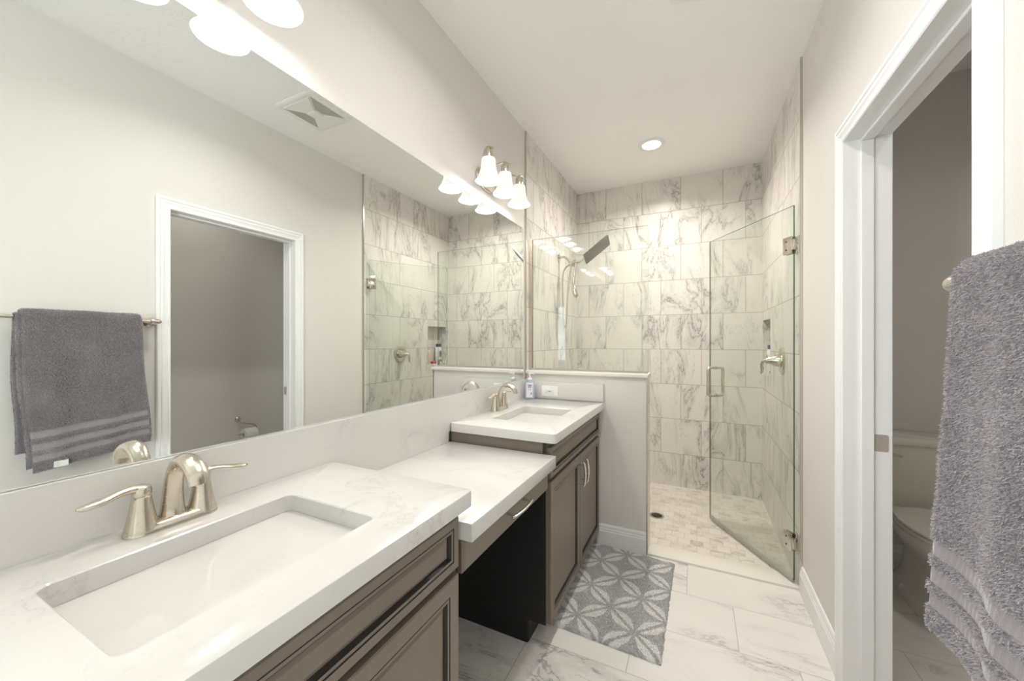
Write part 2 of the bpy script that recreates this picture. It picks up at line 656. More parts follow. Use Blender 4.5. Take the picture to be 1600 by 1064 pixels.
# baseboards with a moulded top
def base_profile(h=0.135, t=0.015):
    return [(0, 0), (t, 0), (t, h * .70), (t - .003, h * .74), (t - .003, h * .80), (t - .006, h * .84), (t - .006, h * .92), (t - .010, h), (0, h)]


bm = bmesh.new()
prism(bm, base_profile(), lambda d, z: (W - d, DY1 + 0.060, z), lambda d, z: (W - d, YT - 0.012, z))
prism(bm, base_profile(), lambda d, z: (W - d, YF, z), lambda d, z: (W - d, DY0 - 0.062, z))
struct('baseboard_right', bm, 'trim', 'white moulded baseboard along the doorway wall')
bm = bmesh.new()
prism(bm, base_profile(), lambda d, z: (0.50, YT - d, z), lambda d, z: (PX - 0.002, YT - d, z))
struct('baseboard_pony', bm, 'trim', 'white moulded baseboard on the half wall')
bm = bmesh.new()
prism(bm, base_profile(), lambda d, z: (XT0, YTB - d, z), lambda d, z: (XT1, YTB - d, z))
struct('baseboard_toilet', bm, 'trim', 'white baseboard behind the toilet')

# door frame: casing, jamb with stop, strike plate
door = struct('door_1', bmesh.new(), 'trim', 'white cased doorway to the toilet room')


def casing(xw, sgn):
    cw = 0.062
    # profile across the casing (distance from inner edge, thickness)
    pr = [(0, 0), (0, .010), (.004, .013), (.010, .013), (.013, .010), (.024, .012), (.034, .016), (.040, .016), (.043, .013), (.050, .018), (.058, .018), (cw, .014), (cw, 0)]
    r0, r1, r2, r3 = [], [], [], []
    for d, t in pr:
        x = xw - sgn * t
        r0.append((x, DY0 - d, 0))
        r1.append((x, DY0 - d, DZ + d))
        r2.append((x, DY1 + d, DZ + d))
        r3.append((x, DY1 + d, 0))
    return loops(bmesh.new(), [r0, r1, r2, r3])


obj('casing', casing(W, 1), 'trim', door)
obj('casing', casing(XT0, -1), 'trim', door)
bm = bmesh.new()
box(bm, W, XT0, DY0 - g, DY0, 0, DZ + g)
box(bm, W, XT0, DY1, DY1 + g, 0, DZ + g)
box(bm, W, XT0, DY0, DY1, DZ, DZ + g)
obj('jamb', bm, 'trim', door)
bm = bmesh.new()
sx0, sx1 = W + 0.038, W + 0.075
box(bm, sx0, sx1, DY1 - 0.011, DY1, 0, DZ - 0.011, 0.003)
box(bm, sx0, sx1, DY0, DY0 + 0.011, 0, DZ - 0.011, 0.003)
box(bm, sx0, sx1, DY0, DY1, DZ - 0.011, DZ, 0.003)
obj('stop', bm, 'trim', door)
bm = bmesh.new()
loops(bm, [[(x, DY1, z) for x, z in rrect(XT0 - .040, XT0, .895, .955, .006)],
           [(x, DY1 - .002, z) for x, z in rrect(XT0 - .040, XT0, .895, .955, .006)],
           [(x, DY1 - .002, z) for x, z in rrect(XT0 - .026, XT0 - .010, .908, .940, .003)],
           [(x, DY1 - .0005, z) for x, z in rrect(XT0 - .026, XT0 - .010, .908, .940, .003)]], cap0=False)
sp = obj('strike_plate', bm, 'plate', door)
sp['label'] = 'satin metal strike plate on the jamb'

# ================================================================ MIRROR
bm = bmesh.new()
box(bm, 0.001, 0.006, -0.12, 2.355, 1.0275, 2.056)
bm.faces.ensure_lookup_table()
for f in bm.faces:
    f.material_index = 0 if f.calc_center_median().x > 0.0055 else 1
tag(obj('wall_mirror', bm, ['mirror', 'mirror_edge']), 'long frameless wall mirror above the backsplash', 'mirror')

# ================================================================ VANITY
ZC, ZL = 0.903, 0.814          # counter tops
CD = 0.548                     # counter depth
FX = 0.50                      # carcass front


def panel_front(y0, y1, z0, z1, x, t=0.020, fr=0.052):
    """framed front facing +x with glazed grooves"""
    spec = [(0, 0, 0), (0, t - .003, 0), (.003, t, 0), (fr - .014, t, 0), (fr - .0125, t - .0025, 1), (fr - .0105, t - .001, 1),
            (fr - .004, t - .001, 0), (fr, t - .009, 1), (fr + .004, t - .009, 1), (fr + .012, t - .006, 0)]
    rings = [[(x + d, y0 + i, z0 + i), (x + d, y1 - i, z0 + i), (x + d, y1 - i, z1 - i), (x + d, y0 + i, z1 - i)] for i, d, _ in spec]
    return loops(bmesh.new(), rings, mis=[s[2] for s in spec[1:]] + [0])


def pull(parent, p0, p1, out, name='handle', r=0.0052):
    """bow pull: two posts and an arched bar; p0, p1 post feet, out = direction"""
    p0, p1, o = Vector(p0), Vector(p1), Vector(out)
    d = (p1 - p0)
    bm = bmesh.new()
    up = d.normalized().cross(o)
    e0, e1 = p0 - d * 0.14 + o * 0.026, p1 + d * 0.14 + o * 0.026
    mid = (p0 + p1) / 2 + o * 0.037
    sweep(bm, [e0, p0 + o * 0.032, mid, p1 + o * 0.032, e1], [(.004, .0035), (.006, .0045), (.0065, .0048), (.006, .0045), (.004, .0035)], 10, up)
    for p in (p0, p1):
        sweep(bm, [p, p + o * 0.031], 0.0042, 10, up, k=1)
    h = obj(name, bm, 'steel', parent, True)
    h['label'] = 'satin nickel bow pull'
    return h


def cabinet(y0, y1, label, knee_side):
    root = thing('vanity_cabinet', label, 'cabinet', (0, 0, 0))
    top = ZC - 0.040
    bm = bmesh.new()
    z4 = lambda i, j, h: [(0.022 + i, y0 + j, h), (FX - i, y0 + j, h), (FX - i, y1 - j, h), (0.022 + i, y1 - j, h)]
    loops(bm, [z4(0, 0, 0.10), z4(0, 0, top), z4(.018, .018, top), z4(.018, .018, 0.118)])
    # toe kick base set back
    box(bm, 0.022, 0.415, y0, y1, 0.0, 0.10)
    # stiles of the face frame standing a little proud
    obj('carcass', bm, 'wood', root)
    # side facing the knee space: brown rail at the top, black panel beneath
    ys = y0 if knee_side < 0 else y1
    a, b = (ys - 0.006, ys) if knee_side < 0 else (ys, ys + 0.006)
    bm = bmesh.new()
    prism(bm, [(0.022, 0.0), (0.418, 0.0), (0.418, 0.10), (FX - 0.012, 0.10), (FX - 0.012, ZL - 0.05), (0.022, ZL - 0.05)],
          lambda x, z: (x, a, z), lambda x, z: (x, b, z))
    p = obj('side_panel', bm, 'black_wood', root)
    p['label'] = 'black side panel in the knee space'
    bm = B(FX - 0.012, FX + 0.001, min(a, b), max(a, b), 0.10, top)
    obj('edge_strip', bm, 'glaze', root)
    bm = bmesh.new()
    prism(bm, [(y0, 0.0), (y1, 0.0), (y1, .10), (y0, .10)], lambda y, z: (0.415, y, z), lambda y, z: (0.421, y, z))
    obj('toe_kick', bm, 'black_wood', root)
    e = 0.010
    ym = (y0 + y1) / 2
    obj('drawer_front', panel_front(y0 + e, y1 - e, 0.708, 0.838, FX, fr=0.036), ['wood', 'glaze'], root)
    for ya, yb, s in ((y0 + e, ym - .003, 1), (ym + .003, y1 - e, -1)):
        d = obj('door', panel_front(ya, yb, 0.098, 0.692, FX), ['wood', 'glaze'], root)
        yh = (yb - 0.028) if s > 0 else (ya + 0.028)
        pull(d, (FX + .020, yh, 0.555), (FX + .020, yh, 0.651), (1, 0, 0))
    return root


cabinet(-0.085, 0.820, 'taupe wood vanity cabinet under the near sink counter', 1)
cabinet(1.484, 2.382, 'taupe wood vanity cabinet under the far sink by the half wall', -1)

# makeup drawer between them
mk = thing('makeup_desk', 'shallow taupe drawer hung under the lowered makeup counter', 'vanity desk', (0, 0, 0))
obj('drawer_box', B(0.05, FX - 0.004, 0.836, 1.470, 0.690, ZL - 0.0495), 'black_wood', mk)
bm = bmesh.new()
spec = [(0, 0), (0, .014), (.006, .019), (.012, .020)]
rings = [[(FX - .004 + d, 0.836 + i, 0.672 + i), (FX - .004 + d, 1.472 - i, 0.672 + i), (FX - .004 + d, 1.472 - i, 0.759 - i), (FX - .004 + d, 0.836 + i, 0.759 - i)] for i, d in spec]
loops(bm, rings)
df = obj('drawer_front', bm, 'wood', mk)
pull(df, (FX + .016, 1.093, 0.7270), (FX + .016, 1.217, 0.7270), (1, 0, 0))


# counters
def ring_slab(x0, x1, y0, y1, z0, z1, ro, hx0, hx1, hy0, hy1, ri, bev=0.004):
    O = lambda i: rrect(x0 + i, x1 - i, y0 + i, y1 - i, max(ro - i, .001))
    I = lambda i: rrect(hx0 - i, hx1 + i, hy0 - i, hy1 + i, ri + i)
    z = lambda pts, h: [(p[0], p[1], h) for p in pts]
    return loops(bmesh.new(), [z(O(0), z0), z(O(0), z1 - bev), z(O(bev * .3), z1 - bev * .3), z(O(bev), z1),
                               z(I(bev * .6), z1), z(I(0), z1 - bev * .6), z(I(0), z0)], cyclic=True)


SINKS = [(0.150, 0.440, 0.200, 0.608), (0.150, 0.440, 1.645, 2.055)]
tag(obj('countertop', ring_slab(0.021, CD, -0.12, 0.832, ZC - .040, ZC, .012, *SINKS[0], .018), 'quartz', smooth=True),
    'white quartz countertop around the near sink', 'countertop')
tag(obj('countertop', ring_slab(0.021, CD, 1.470, 2.3795, ZC - .040, ZC, .020, *SINKS[1], .018), 'quartz', smooth=True),
    'white quartz countertop around the far sink by the half wall', 'countertop')
bm = bmesh.new()
box(bm, 0.021, CD, 0.827, 1.4765, ZL - .048, ZL, 0.003)
tag(obj('countertop', bm, 'quartz', smooth=True), 'lowered white quartz makeup countertop between the two sinks', 'countertop')
bm = bmesh.new()
prism(bm, [(-.12, .86), (.834, .86), (.834, ZL - .045), (1.4675, ZL - .045), (1.4675, .86), (2.3795, .86), (2.3795, 1.0265), (-.12, 1.0265)],
      lambda y, z: (0.001, y, z), lambda y, z: (0.0205, y, z))
tag(obj('backsplash', bm, 'quartz'), 'long quartz backsplash running beneath the mirror', 'backsplash')
bm = B(0.0215, 0.543, 2.3805, 2.3995, ZC + .0005, 1.0145, 0.002)
tag(obj('backsplash', bm, 'quartz', smooth=True), 'short quartz backsplash with outlet on the half wall', 'backsplash')


def sink(x0, x1, y0, y1, label):
    root = thing('sink_basin', label, 'sink', ((x0 + x1) / 2, (y0 + y1) / 2, ZC - .04 - .16), group=None)
    hx, hy = (x1 - x0) / 2 + .003, (y1 - y0) / 2 + .003
    zt = .16 - .0005
    z = lambda i, h, r: [(p[0], p[1], h) for p in rrect(-hx + i, hx - i, -hy + i, hy - i, r)]
    bm = bmesh.new()
    loops(bm, [z(-.016, zt, .03), z(0, zt, .02), z(.002, zt - .004, .02), z(.006, .080, .022), z(.010, .068, .022), z(.018, .0615, .022), z(.03, .0600, .02), z(.10, .0565, .02)])
    loops(bm, [z(-.016, zt, .03), z(-.016, zt - .012, .03), z(-.002, zt - .02, .03), z(.004, .03, .03), z(.03, .0, .03)], cap0=False)
    obj('bowl', bm, 'porcelain', root, True, 50)
    bm = bmesh.new()
    lathe(bm, [(.030, .0567), (.030, .0590), (.026, .0600), (.016, .0590), (.015, .0620), (.0, .0635)], 24, org=(0.0, 0, 0), cap1=False)
    obj('drain', bm, 'nickel', root, True)
    return root


sink(*SINKS[0], 'near undermount rectangular white sink basin')
sink(*SINKS[1], 'far undermount rectangular white sink basin by the half wall')


def faucet(y, label):
    root = thing('faucet', label, 'faucet', (0.073, y, ZC), group='brushed nickel centreset faucets')
    bm = bmesh.new()
    z = lambda w, l, h: [(p[0], p[1], h) for p in rrect(-w, w, -l, l, min(w, l) * .98, 10)]
    loops(bm, [z(.027, .079, 0), z(.027, .079, .004), z(.0245, .0765, .009), z(.021, .072, .016), z(.018, .068, .018)])
    obj('base', bm, 'nickel', root, True, 50)
    bm = bmesh.new()
    sweep(bm, [(-.004, 0, .010), (-.004, 0, .035), (.000, 0, .075), (.012, 0, .112), (.038, 0, .136), (.070, 0, .135), (.094, 0, .116), (.101, 0, .096)],
          [(.024, .021), (.020, .017), (.0170, .0135), (.0165, .012), (.0180, .012), (.0195, .0125), (.0200, .0125), (.0190, .012)], 20, up=(-1, 0, 0))
    sp = obj('spout', bm, 'nickel', root, True, 50)
    bm = lathe(bmesh.new(), [(.0, 0), (.0075, 0), (.0075, .004), (.0, .004)][1:3], 16, org=(.101, 0, .0935))
    obj('aerator', bm, 'nickel', sp, True)
    for s in (-1, 1):
        bm = bmesh.new()
        lathe(bm, [(.027, .006), (.0262, .012), (.022, .030), (.0185, .050), (.0155, .070), (.0150, .0735), (.0135, .0745), (.0135, .076), (.0155, .077), (.0155, .088), (.013, .0935), (.006, .096)], 28, org=(0, s * .051, 0))
        h = obj('handle', bm, 'nickel', root, True, 50)
        bm = bmesh.new()
        sweep(bm, [(0, s * .046, .0855), (.001, s * .060, .0905), (.003, s * .082, .0905), (.006, s * .108, .085), (.008, s * .132, .082), (.009, s * .142, .0825)],
              [(.012, .0085), (.0100, .0078), (.0090, .0068), (.0115, .0066), (.0095, .0055), (.002, .0020)], 14)
        obj('lever', bm, 'nickel', h, True, 60)
    bm = bmesh.new()
    sweep(bm, [(-.026, 0, .010), (-.026, 0, .070)], .0022, 8, up=(1, 0, 0), k=1)
    lathe(bm, [(.002, .068), (.0048, .072), (.0052, .076), (.003, .080)], 12, org=(-.026, 0, 0))
    obj('lift_rod', bm, 'nickel', root, True)
    return root


faucet(0.405, 'brushed nickel two-lever faucet beside the near sink')
faucet(1.880, 'brushed nickel two-lever faucet beside the far sink by the half wall')

# soap bottle
soap = thing('soap_bottle', 'clear blue pump soap bottle with purple print in the counter corner', 'soap bottle', (0.066, 2.325, ZC), R(20))
bm = bmesh.new()
z = lambda w, d, h: [(p[0], p[1], h) for p in rrect(-w, w, -d, d, d * .9, 6)]
loops(bm, [z(.030, .017, .0005), z(.0335, .020, .005), z(.034, .0205, .02), z(.033, .020, .08), z(.030, .019, .10), z(.022, .016, .113), z(.013, .0125, .120), z(.0125, .012, .124)])
obj('bottle', bm, 'soap', soap, True, 60)
bm = bmesh.new()
lathe(bm, [(.0145, .1245), (.0145, .136), (.012, .139), (.0055, .141), (.0055, .160), (.009, .162), (.009, .170), (.004, .172)], 20)
sweep(bm, [(0, 0, .167), (.018, -.006, .168), (.034, -.011, .164)], [(.006, .004), (.005, .0035), (.0035, .003)], 10)
obj('pump', bm, 'pump', soap, True, 50)


def flat_poly(bm, pts, y, dy=0.0006):
    return prism(bm, pts, lambda u, v: (u, y, v), lambda u, v: (u, y - dy, v))


bm = bmesh.new()
flat_poly(bm, [(-.021, .012), (.021, .012), (.021, .106), (-.021, .106)][:], -.0206)
lab = obj('label', bm, 'label_white', soap)
lab['label'] = 'pale label with purple lettering'
bm = bmesh.new()
# two lines of rounded purple lettering strokes
for (u, v, w, h) in ((-.012, .094, .003, .012), (-.006, .091, .003, .010), (-.0015, .090, .003, .009), (.003, .091, .003, .012), (.008, .090, .003, .009), (.0125, .090, .003, .009),
                     (-.009, .079, .003, .009), (-.004, .079, .003, .008), (.003, .079, .003, .009), (.008, .079, .003, .011)):
    box(bm, u - w / 2, u + w / 2, -.0222, -.0214, v - h / 2, v + h / 2)
for (u, v, w, h) in ((-.0015, .094, .012, .0025), (.0105, .094, .006, .0025), (-.0065, .083, .007, .0025), (.005, .0815, .006, .0025), (-.0065, .0755, .007, .0025)):
    box(bm, u - w / 2, u + w / 2, -.0222, -.0214, v - h / 2, v + h / 2)
obj('lettering', bm, 'purple', lab)
bm = bmesh.new()
sweep(bm, [(-.010, -.0218, .064), (-.004, -.0218, .061), (.003, -.0218, .062), (.010, -.0218, .066)], .0012, 6, up=(0, 1, 0))
sweep(bm, [(.010, -.0218, .046), (.013, -.0218, .041), (.011, -.0218, .034), (.005, -.0218, .030)], [.0012, .003, .003, .001], 8, up=(0, 1, 0))
obj('emblem', bm, 'greyprint', lab)

# outlet on the short backsplash
out = thing('wall_outlet', 'white duplex outlet on the short backsplash', 'outlet', (0.188, 2.3803, 0.953))
bm = bmesh.new()
z = lambda i, y: [(p[0], y, p[1]) for p in rrect(-.058 + i, .058 - i, -.036 + i, .036 - i, .005)]
loops(bm, [z(0, 0), z(0, -.003), z(.004, -.006)])
obj('plate', bm, 'white_plastic', out, True)
bm = bmesh.new()
box(bm, -.033, .033, -.0085, -.0058, -.0165, .0165, .0012)
sk = obj('socket', bm, 'white_plastic', out, True)
bm = bmesh.new()
for s in (-1, 1):
    cx = s * .0185
    box(bm, cx - .004, cx + .004, -.0089, -.0080, .0045, .0062)
    box(bm, cx - .004, cx + .004, -.0089, -.0080, -.0062, -.0045)
    lathe(bm, [(.0022, -.0089), (.0022, -.0080)], 10, 'y', (cx - s * .008, 0, 0))
box(bm, -.006, -.001, -.0089, -.0080, -.004, .004)
box(bm, .001, .006, -.0089, -.0080, -.004, .004)
obj('slots', bm, 'greyprint', sk)


# ================================================================ LIGHTS
def vanity_light(y, label, zf=2.19):
    root = thing('vanity_light', label, 'light fixture', (0.001, y, zf))
    bm = bmesh.new()
    e = lambda a, b, x: [(x, a * math.cos(2 * PI * i / 36), b * math.sin(2 * PI * i / 36)) for i in range(36)]
    loops(bm, [e(.115, .062, 0), e(.115, .062, .008), e(.105, .053, .018), e(.075, .034, .024), e(.03, .015, .027)])
    obj('backplate', bm, 'nickel', root, True, 50)
    for k in (-1, 0, 1):
        yy = k * .185
        bm = bmesh.new()
        y0 = k * .055
        sweep(bm, [(.015, y0, .010), (.030, y0 + (yy - y0) * .25, .042), (.062, y0 + (yy - y0) * .6, .074), (.100, y0 + (yy - y0) * .92, .082), (.128, yy, .076), (.150, yy + .012 * k, .062)],
              [.0065, .0065, .006, .006, .006, .0045], 12)
        lathe(bm, [(.002, 0), (.0075, .003), (.0075, .010), (.002, .013)], 14, 'x', (.147, yy + .012 * k, .060))
        obj('arm', bm, 'nickel', root, True)
        bm = lathe(bmesh.new(), [(.006, .078), (.011, .076), (.016, .068), (.022, .060), (.0225, .026), (.031, .022), (.032, .018), (.020, .018)], 28, org=(.119, yy, 0))
        obj('socket', bm, 'nickel', root, True, 40)
        # bell shaped glass shade, open below
        pr = [(.022, .023), (.034, .020), (.0360, .012), (.0370, -.005), (.0400, -.031), (.0460, -.056), (.0550, -.076), (.0625, -.087), (.0670, -.0915)]
        inn = [(r - .004, h - .001) for r, h in pr[::-1]]
        bm = lathe(bmesh.new(), pr + [(.0675, -.0935), (.0660, -.095)] + inn, 36, org=(.119, yy, 0), cap0=False, cap1=False)
        sh = obj('shade', bm, 'shade', root, True, 0)
        sh['label'] = 'lit frosted white bell shade'
        bm = lathe(bmesh.new(), [(.010, .026), (.011, .0), (.018, -.020), (.0255, -.042), (.0255, -.055), (.018, -.070), (.006, -.076)], 24, org=(.119, yy, 0))
        obj('bulb', bm, 'bulb', root, True)
        l = lamp('bulb_light', 'POINT', (.119, yy, -.084), BULB_W, (1.0, 0.94, 0.865), shadow_soft_size=0.028)
        l.parent = root
    return root


vanity_light(0.400, 'three-shade nickel vanity light above the near sink', 2.212)
vanity_light(1.855, 'three-shade nickel vanity light above the far sink')

can = thing('recessed_light', 'round lit recessed downlight in the shower ceiling', 'ceiling light', (0.77, 2.97, H))
obj('trim_ring', lathe(bmesh.new(), [(.095, 0), (.095, -.004), (.090, -.007), (.066, -.006), (.062, -.001)], 48), 'white_plastic', can, True)
obj('diffuser', lathe(bmesh.new(), [(.062, -.001), (.062, -.0035), (.05, -.0045), (.01, -.005)], 40), 'lens', can, True)
l = lamp('downlight', 'AREA', (0, 0, -.012), CAN_W, (1.0, 0.94, 0.865), shape='DISK', size=0.12, spread=R(150))
l.parent = can

fan = thing('exhaust_fan', 'square white bath exhaust fan grille on the ceiling seen in the mirror', 'exhaust fan', (1.125, 1.612, H))
bm = bmesh.new()
z = lambda i, h, r=.02: [(p[0], p[1], h) for p in rrect(-.158 + i, .158 - i, -.163 + i, .163 - i, r)]
loops(bm, [z(0, 0), z(0, -.004), z(.008, -.011), z(.022, -.013), z(.030, -.010, .01)], cap1=True)
obj('frame', bm, 'white_plastic', fan, True, 40)
bm = bmesh.new()
zz = -.012
for s in (-1, 1):   # two raised white fins
    a = [(-.120, s * .128), (.120, s * .128), (.035, s * .030), (-.035, s * .030)]
    prism(bm, a, lambda x, y: (x, y, zz + .004), lambda x, y: (x * .97, y * .99, zz - .006))
box(bm, -.038, .038, -.032, .032, zz - .008, zz + .004, .003)
obj('cover', bm, 'white_plastic', fan, True)
bm = bmesh.new()
for s in (-1, 1):
    a = [(s * .126, -.122), (s * .126, .122), (s * .042, .028), (s * .042, -.028)]
    prism(bm, a, lambda x, y: (x, y, zz + .004), lambda x, y: (x, y, zz + .0015))
obj('grille', bm, 'cream_plastic', fan)

# ================================================================ SHOWER
def glass_slab(bm, x0, x1, y0, y1, z0, z1, face_axis=1):
    box(bm, x0, x1, y0, y1, z0, z1)
    bm.normal_update()
    for f in bm.faces:
        f.material_index = 0 if abs(f.normal[face_axis]) > .9 else 1
    return bm


gp = thing('glass_panel', 'fixed clear glass panel standing on the half wall', 'glass panel', (0, 0, 0))
obj('pane', glass_slab(bmesh.new(), 0.016, PX + 0.002, 2.455, 2.463, 1.0895, 2.000), ['glass', 'glass_edge'], gp)
bm = bmesh.new()
box(bm, 0.0085, 0.030, 2.448, 2.4545, 1.0885, 2.0)
box(bm, 0.0085, 0.030, 2.4635, 2.470, 1.0885, 2.0)
box(bm, 0.0085, 0.0155, 2.4545, 2.4635, 1.0885, 2.0)
obj('channel', bm, 'nickel', gp)
bm = bmesh.new()
box(bm, 0.030, PX, 2.449, 2.4545, 1.0885, 1.100)
box(bm, 0.030, PX, 2.4635, 2.469, 1.0885, 1.100)
obj('bottom_seal', bm, 'vinyl', gp)

hx, hy = 1.530, 2.440
ang = math.atan2(3.073 - hy, 1.159 - hx)
sd = thing('shower_door', 'hinged clear glass shower door standing open into the shower', 'shower door', (hx, hy, 0))
DL = 0.737
obj('pane', glass_slab(bmesh.new(), 0.0, DL, -.005, .005, 0.030, 2.002), ['glass', 'glass_edge'], sd)
sw = obj('bottom_sweep', B(0.002, DL, -.007, .007, 0.0145, 0.036, .002), 'vinyl', sd)
sw['label'] = 'grey vinyl sweep'
for zc in (1.795, 0.222):
    bm = bmesh.new()
    # plates on both faces of the glass
    for s in (-1, 1):
        yA, yB = (s * .0052, s * .014)
        box(bm, .002, .058, min(yA, yB), max(yA, yB), zc - .046, zc + .046, .0015)
    hg = obj('hinge', bm, 'steel', sd, True)
    hg['label'] = 'satin nickel glass hinge'
    bm = bmesh.new()
    for s in (-1, 1):
        yA, yB = (s * .0138, s * .0150)
        for dz in (-.022, .022):
            lathe(bm, [(.0045, min(yA, yB)), (.0045, max(yA, yB))], 14, 'y', (.036, 0, zc + dz))
    obj('screw', bm, 'darkmetal', hg)
    # barrel and wall leaf
    bm = bmesh.new()
    box(bm, -.012, .004, -.012, .012, zc - .028, zc + .028, .003)
    obj('knuckle', bm, 'steel', hg, True)
    bm = B(-.004, .001, -.028, .028, zc - .046, zc + .046, .001)
    lf = obj('wall_leaf', bm, 'steel', hg, True)
    lf.data.transform(Matrix.Rotation(-ang, 4, 'Z') @ Matrix.Translation((XS - hx - .0015, 0.012, 0)))
bm = bmesh.new()
for s in (-1, 1):
    y = s * .054
    x = DL - .062
    sweep(bm, [(x, s * .005, .905), (x, s * .035, .905), (x, y, .918), (x, y, 1.0), (x, y, 1.087), (x, s * .035, 1.100), (x, s * .005, 1.100)], .0098, 14, up=(1, 0, 0))
    for zz in (.905, 1.100):
        lathe(bm, [(.012, s * .0052), (.012, s * .009)] if s > 0 else [(.012, s * .009), (.012, s * .0052)], 18, 'y', (x, 0, zz))
hd = obj('handle', bm, 'nickel', sd, True, 50)
hd['label'] = 'brushed nickel D-pull through the glass'
for ch in sd.children_recursive:
    ch.data.transform(Matrix.Rotation(ang, 4, 'Z'))

# shower head set
sh = thing('shower_set', 'nickel rain shower head with hand shower and hose on the tiled wall', 'shower head', (0.0085, 3.085, 2.0))
bm = lathe(bmesh.new(), [(.032, 0), (.032, .004), (.022, .010), (.011, .013)], 28, 'x')
obj('flange', bm, 'nickel', sh, True)
bm = bmesh.new()
sweep(bm, [(.008, 0, 0), (.045, 0, .004), (.075, 0, -.016), (.105, -.004, -.050), (.128, -.006, -.066)], .0095, 14, up=(0, 1, 0))
obj('arm', bm, 'nickel', sh, True)
bm = bmesh.new()
sweep(bm, [(.092, -.004, -.060), (.150, -.008, -.060)], .015, 14, up=(0, 1, 0), k=1)
sweep(bm, [(.130, -.045, -.060), (.130, .030, -.060)], .012, 14, up=(0, 0, 1), k=1)
lathe(bm, [(.010, -.085), (.015, -.080), (.015, -.045), (.010, -.040)], 18, org=(.130, -.006, 0))
obj('diverter', bm, 'nickel', sh, True)
# rectangular rain head tilted towards the room
hc = Vector((.335, -.03, .030))
ux = Vector((.62, .35, .60)).normalized()       # long axis
uy = Vector((.75, -.30, -.60)).cross(ux); uy = (uy - ux * uy.dot(ux)).normalized()
un = ux.cross(uy).normalized()
if un.z > 0:
    un = -un


def hp(a, b, c):
    return hc + ux * a + uy * b + un * c


bm = bmesh.new()
prv = [rrect(-.130 + i, .130 - i, -.055 + i, .055 - i, .008) for i in (0, 0, .003)]
loops(bm, [[hp(a, b, -.009) for a, b in prv[2]], [hp(a, b, -.006) for a, b in prv[0]], [hp(a, b, .005) for a, b in prv[0]], [hp(a, b, .008) for a, b in prv[2]]])
rh = obj('rain_head', bm, 'dark_steel', sh, True, 40)
bm = bmesh.new()
for i in range(13):
    for j in range(6):
        a, b = -.114 + i * .019, -.043 + j * .0172
        loops(bm, [[hp(a + .0028 * math.cos(q * PI / 4), b + .0028 * math.sin(q * PI / 4), c) for q in range(8)] for c in (.0075, .0100)])
nz = obj('nozzles', bm, 'darkmetal', rh)
nz['kind'] = 'stuff'
bm = bmesh.new()
sweep(bm, [(.150, -.008, -.058), (.190, -.010, -.048), (.235, -.014, -.020), tuple(hp(-.03, 0, -.022)), tuple(hp(-.02, 0, -.006))], [.010, .010, .010, .012, .014], 14, up=(0, 1, 0))
obj('head_neck', bm, 'nickel', sh, True)
# hand shower hanging in its cradle
bm = bmesh.new()
sweep(bm, [(.165, -.040, -.066), (.158, -.044, -.120), (.150, -.046, -.190), (.148, -.050, -.245), (.155, -.055, -.290), (.170, -.058, -.335), (.172, -.058, -.352)],
      [.010, .0105, .0105, .013, .021, .019, .006], 18, up=(0, 1, 0))
hs = obj('hand_shower', bm, 'nickel', sh, True, 60)
bm = bmesh.new()
sweep(bm, [(.130, -.045, -.060), (.150, -.046, -.052), (.168, -.042, -.056)], .011, 12)
obj('cradle', bm, 'nickel', sh, True)
bm = bmesh.new()
sweep(bm, [(.165, -.040, -.064), (.150, -.030, -.040), (.128, -.030, -.058), (.108, -.032, -.150), (.092, -.036, -.330), (.084, -.038, -.520), (.074, -.038, -.600), (.060, -.036, -.575), (.050, -.030, -.420), (.044, -.026, -.230), (.052, -.020, -.120), (.090, -.012, -.075), (.125, -.006, -.080)],
      .0065, 10, up=(0, 1, 0))
obj('hose', bm, 'nickel', sh, True)

# valve
sv = thing('shower_valve', 'round nickel shower valve with lever on the tiled wall', 'shower valve', (XS - .0005, 2.845, 1.165))
obj('escutcheon', lathe(bmesh.new(), [(.086, 0), (.086, -.004), (.078, -.010), (.050, -.013), (.048, -.012)], 48, 'x'), 'nickel', sv, True)
bm = lathe(bmesh.new(), [(.040, -.011), (.038, -.030), (.030, -.050), (.020, -.074), (.014, -.090), (.009, -.095)], 32, 'x')
obj('hub', bm, 'nickel', sv, True)
bm = bmesh.new()
sweep(bm, [(-.088, 0, .000), (-.100, .006, -.004), (-.108, .012, -.030), (-.104, .016, -.060), (-.110, .018, -.085)], [.009, .009, .0085, .009, .005], 14, up=(0, 1, 0))
obj('lever', bm, 'nickel', sv, True)

dr = thing('floor_drain', 'round metal drain in the shower floor', 'drain', (0.805, 2.972, 0.0005))
bm = lathe(bmesh.new(), [(.052, 0), (.052, .003), (.046, .004), (.040, .0035)], 36)
obj('rim', bm, 'steel', dr, True)
bm = bmesh.new()
for i in range(-3, 4):
    h = math.sqrt(max(.0, .038 ** 2 - (i * .011) ** 2))
    box(bm, -h, h, i * .011 - .0022, i * .011 + .0022, .0036, .0048)
obj('slots', bm, 'darkmetal', dr)

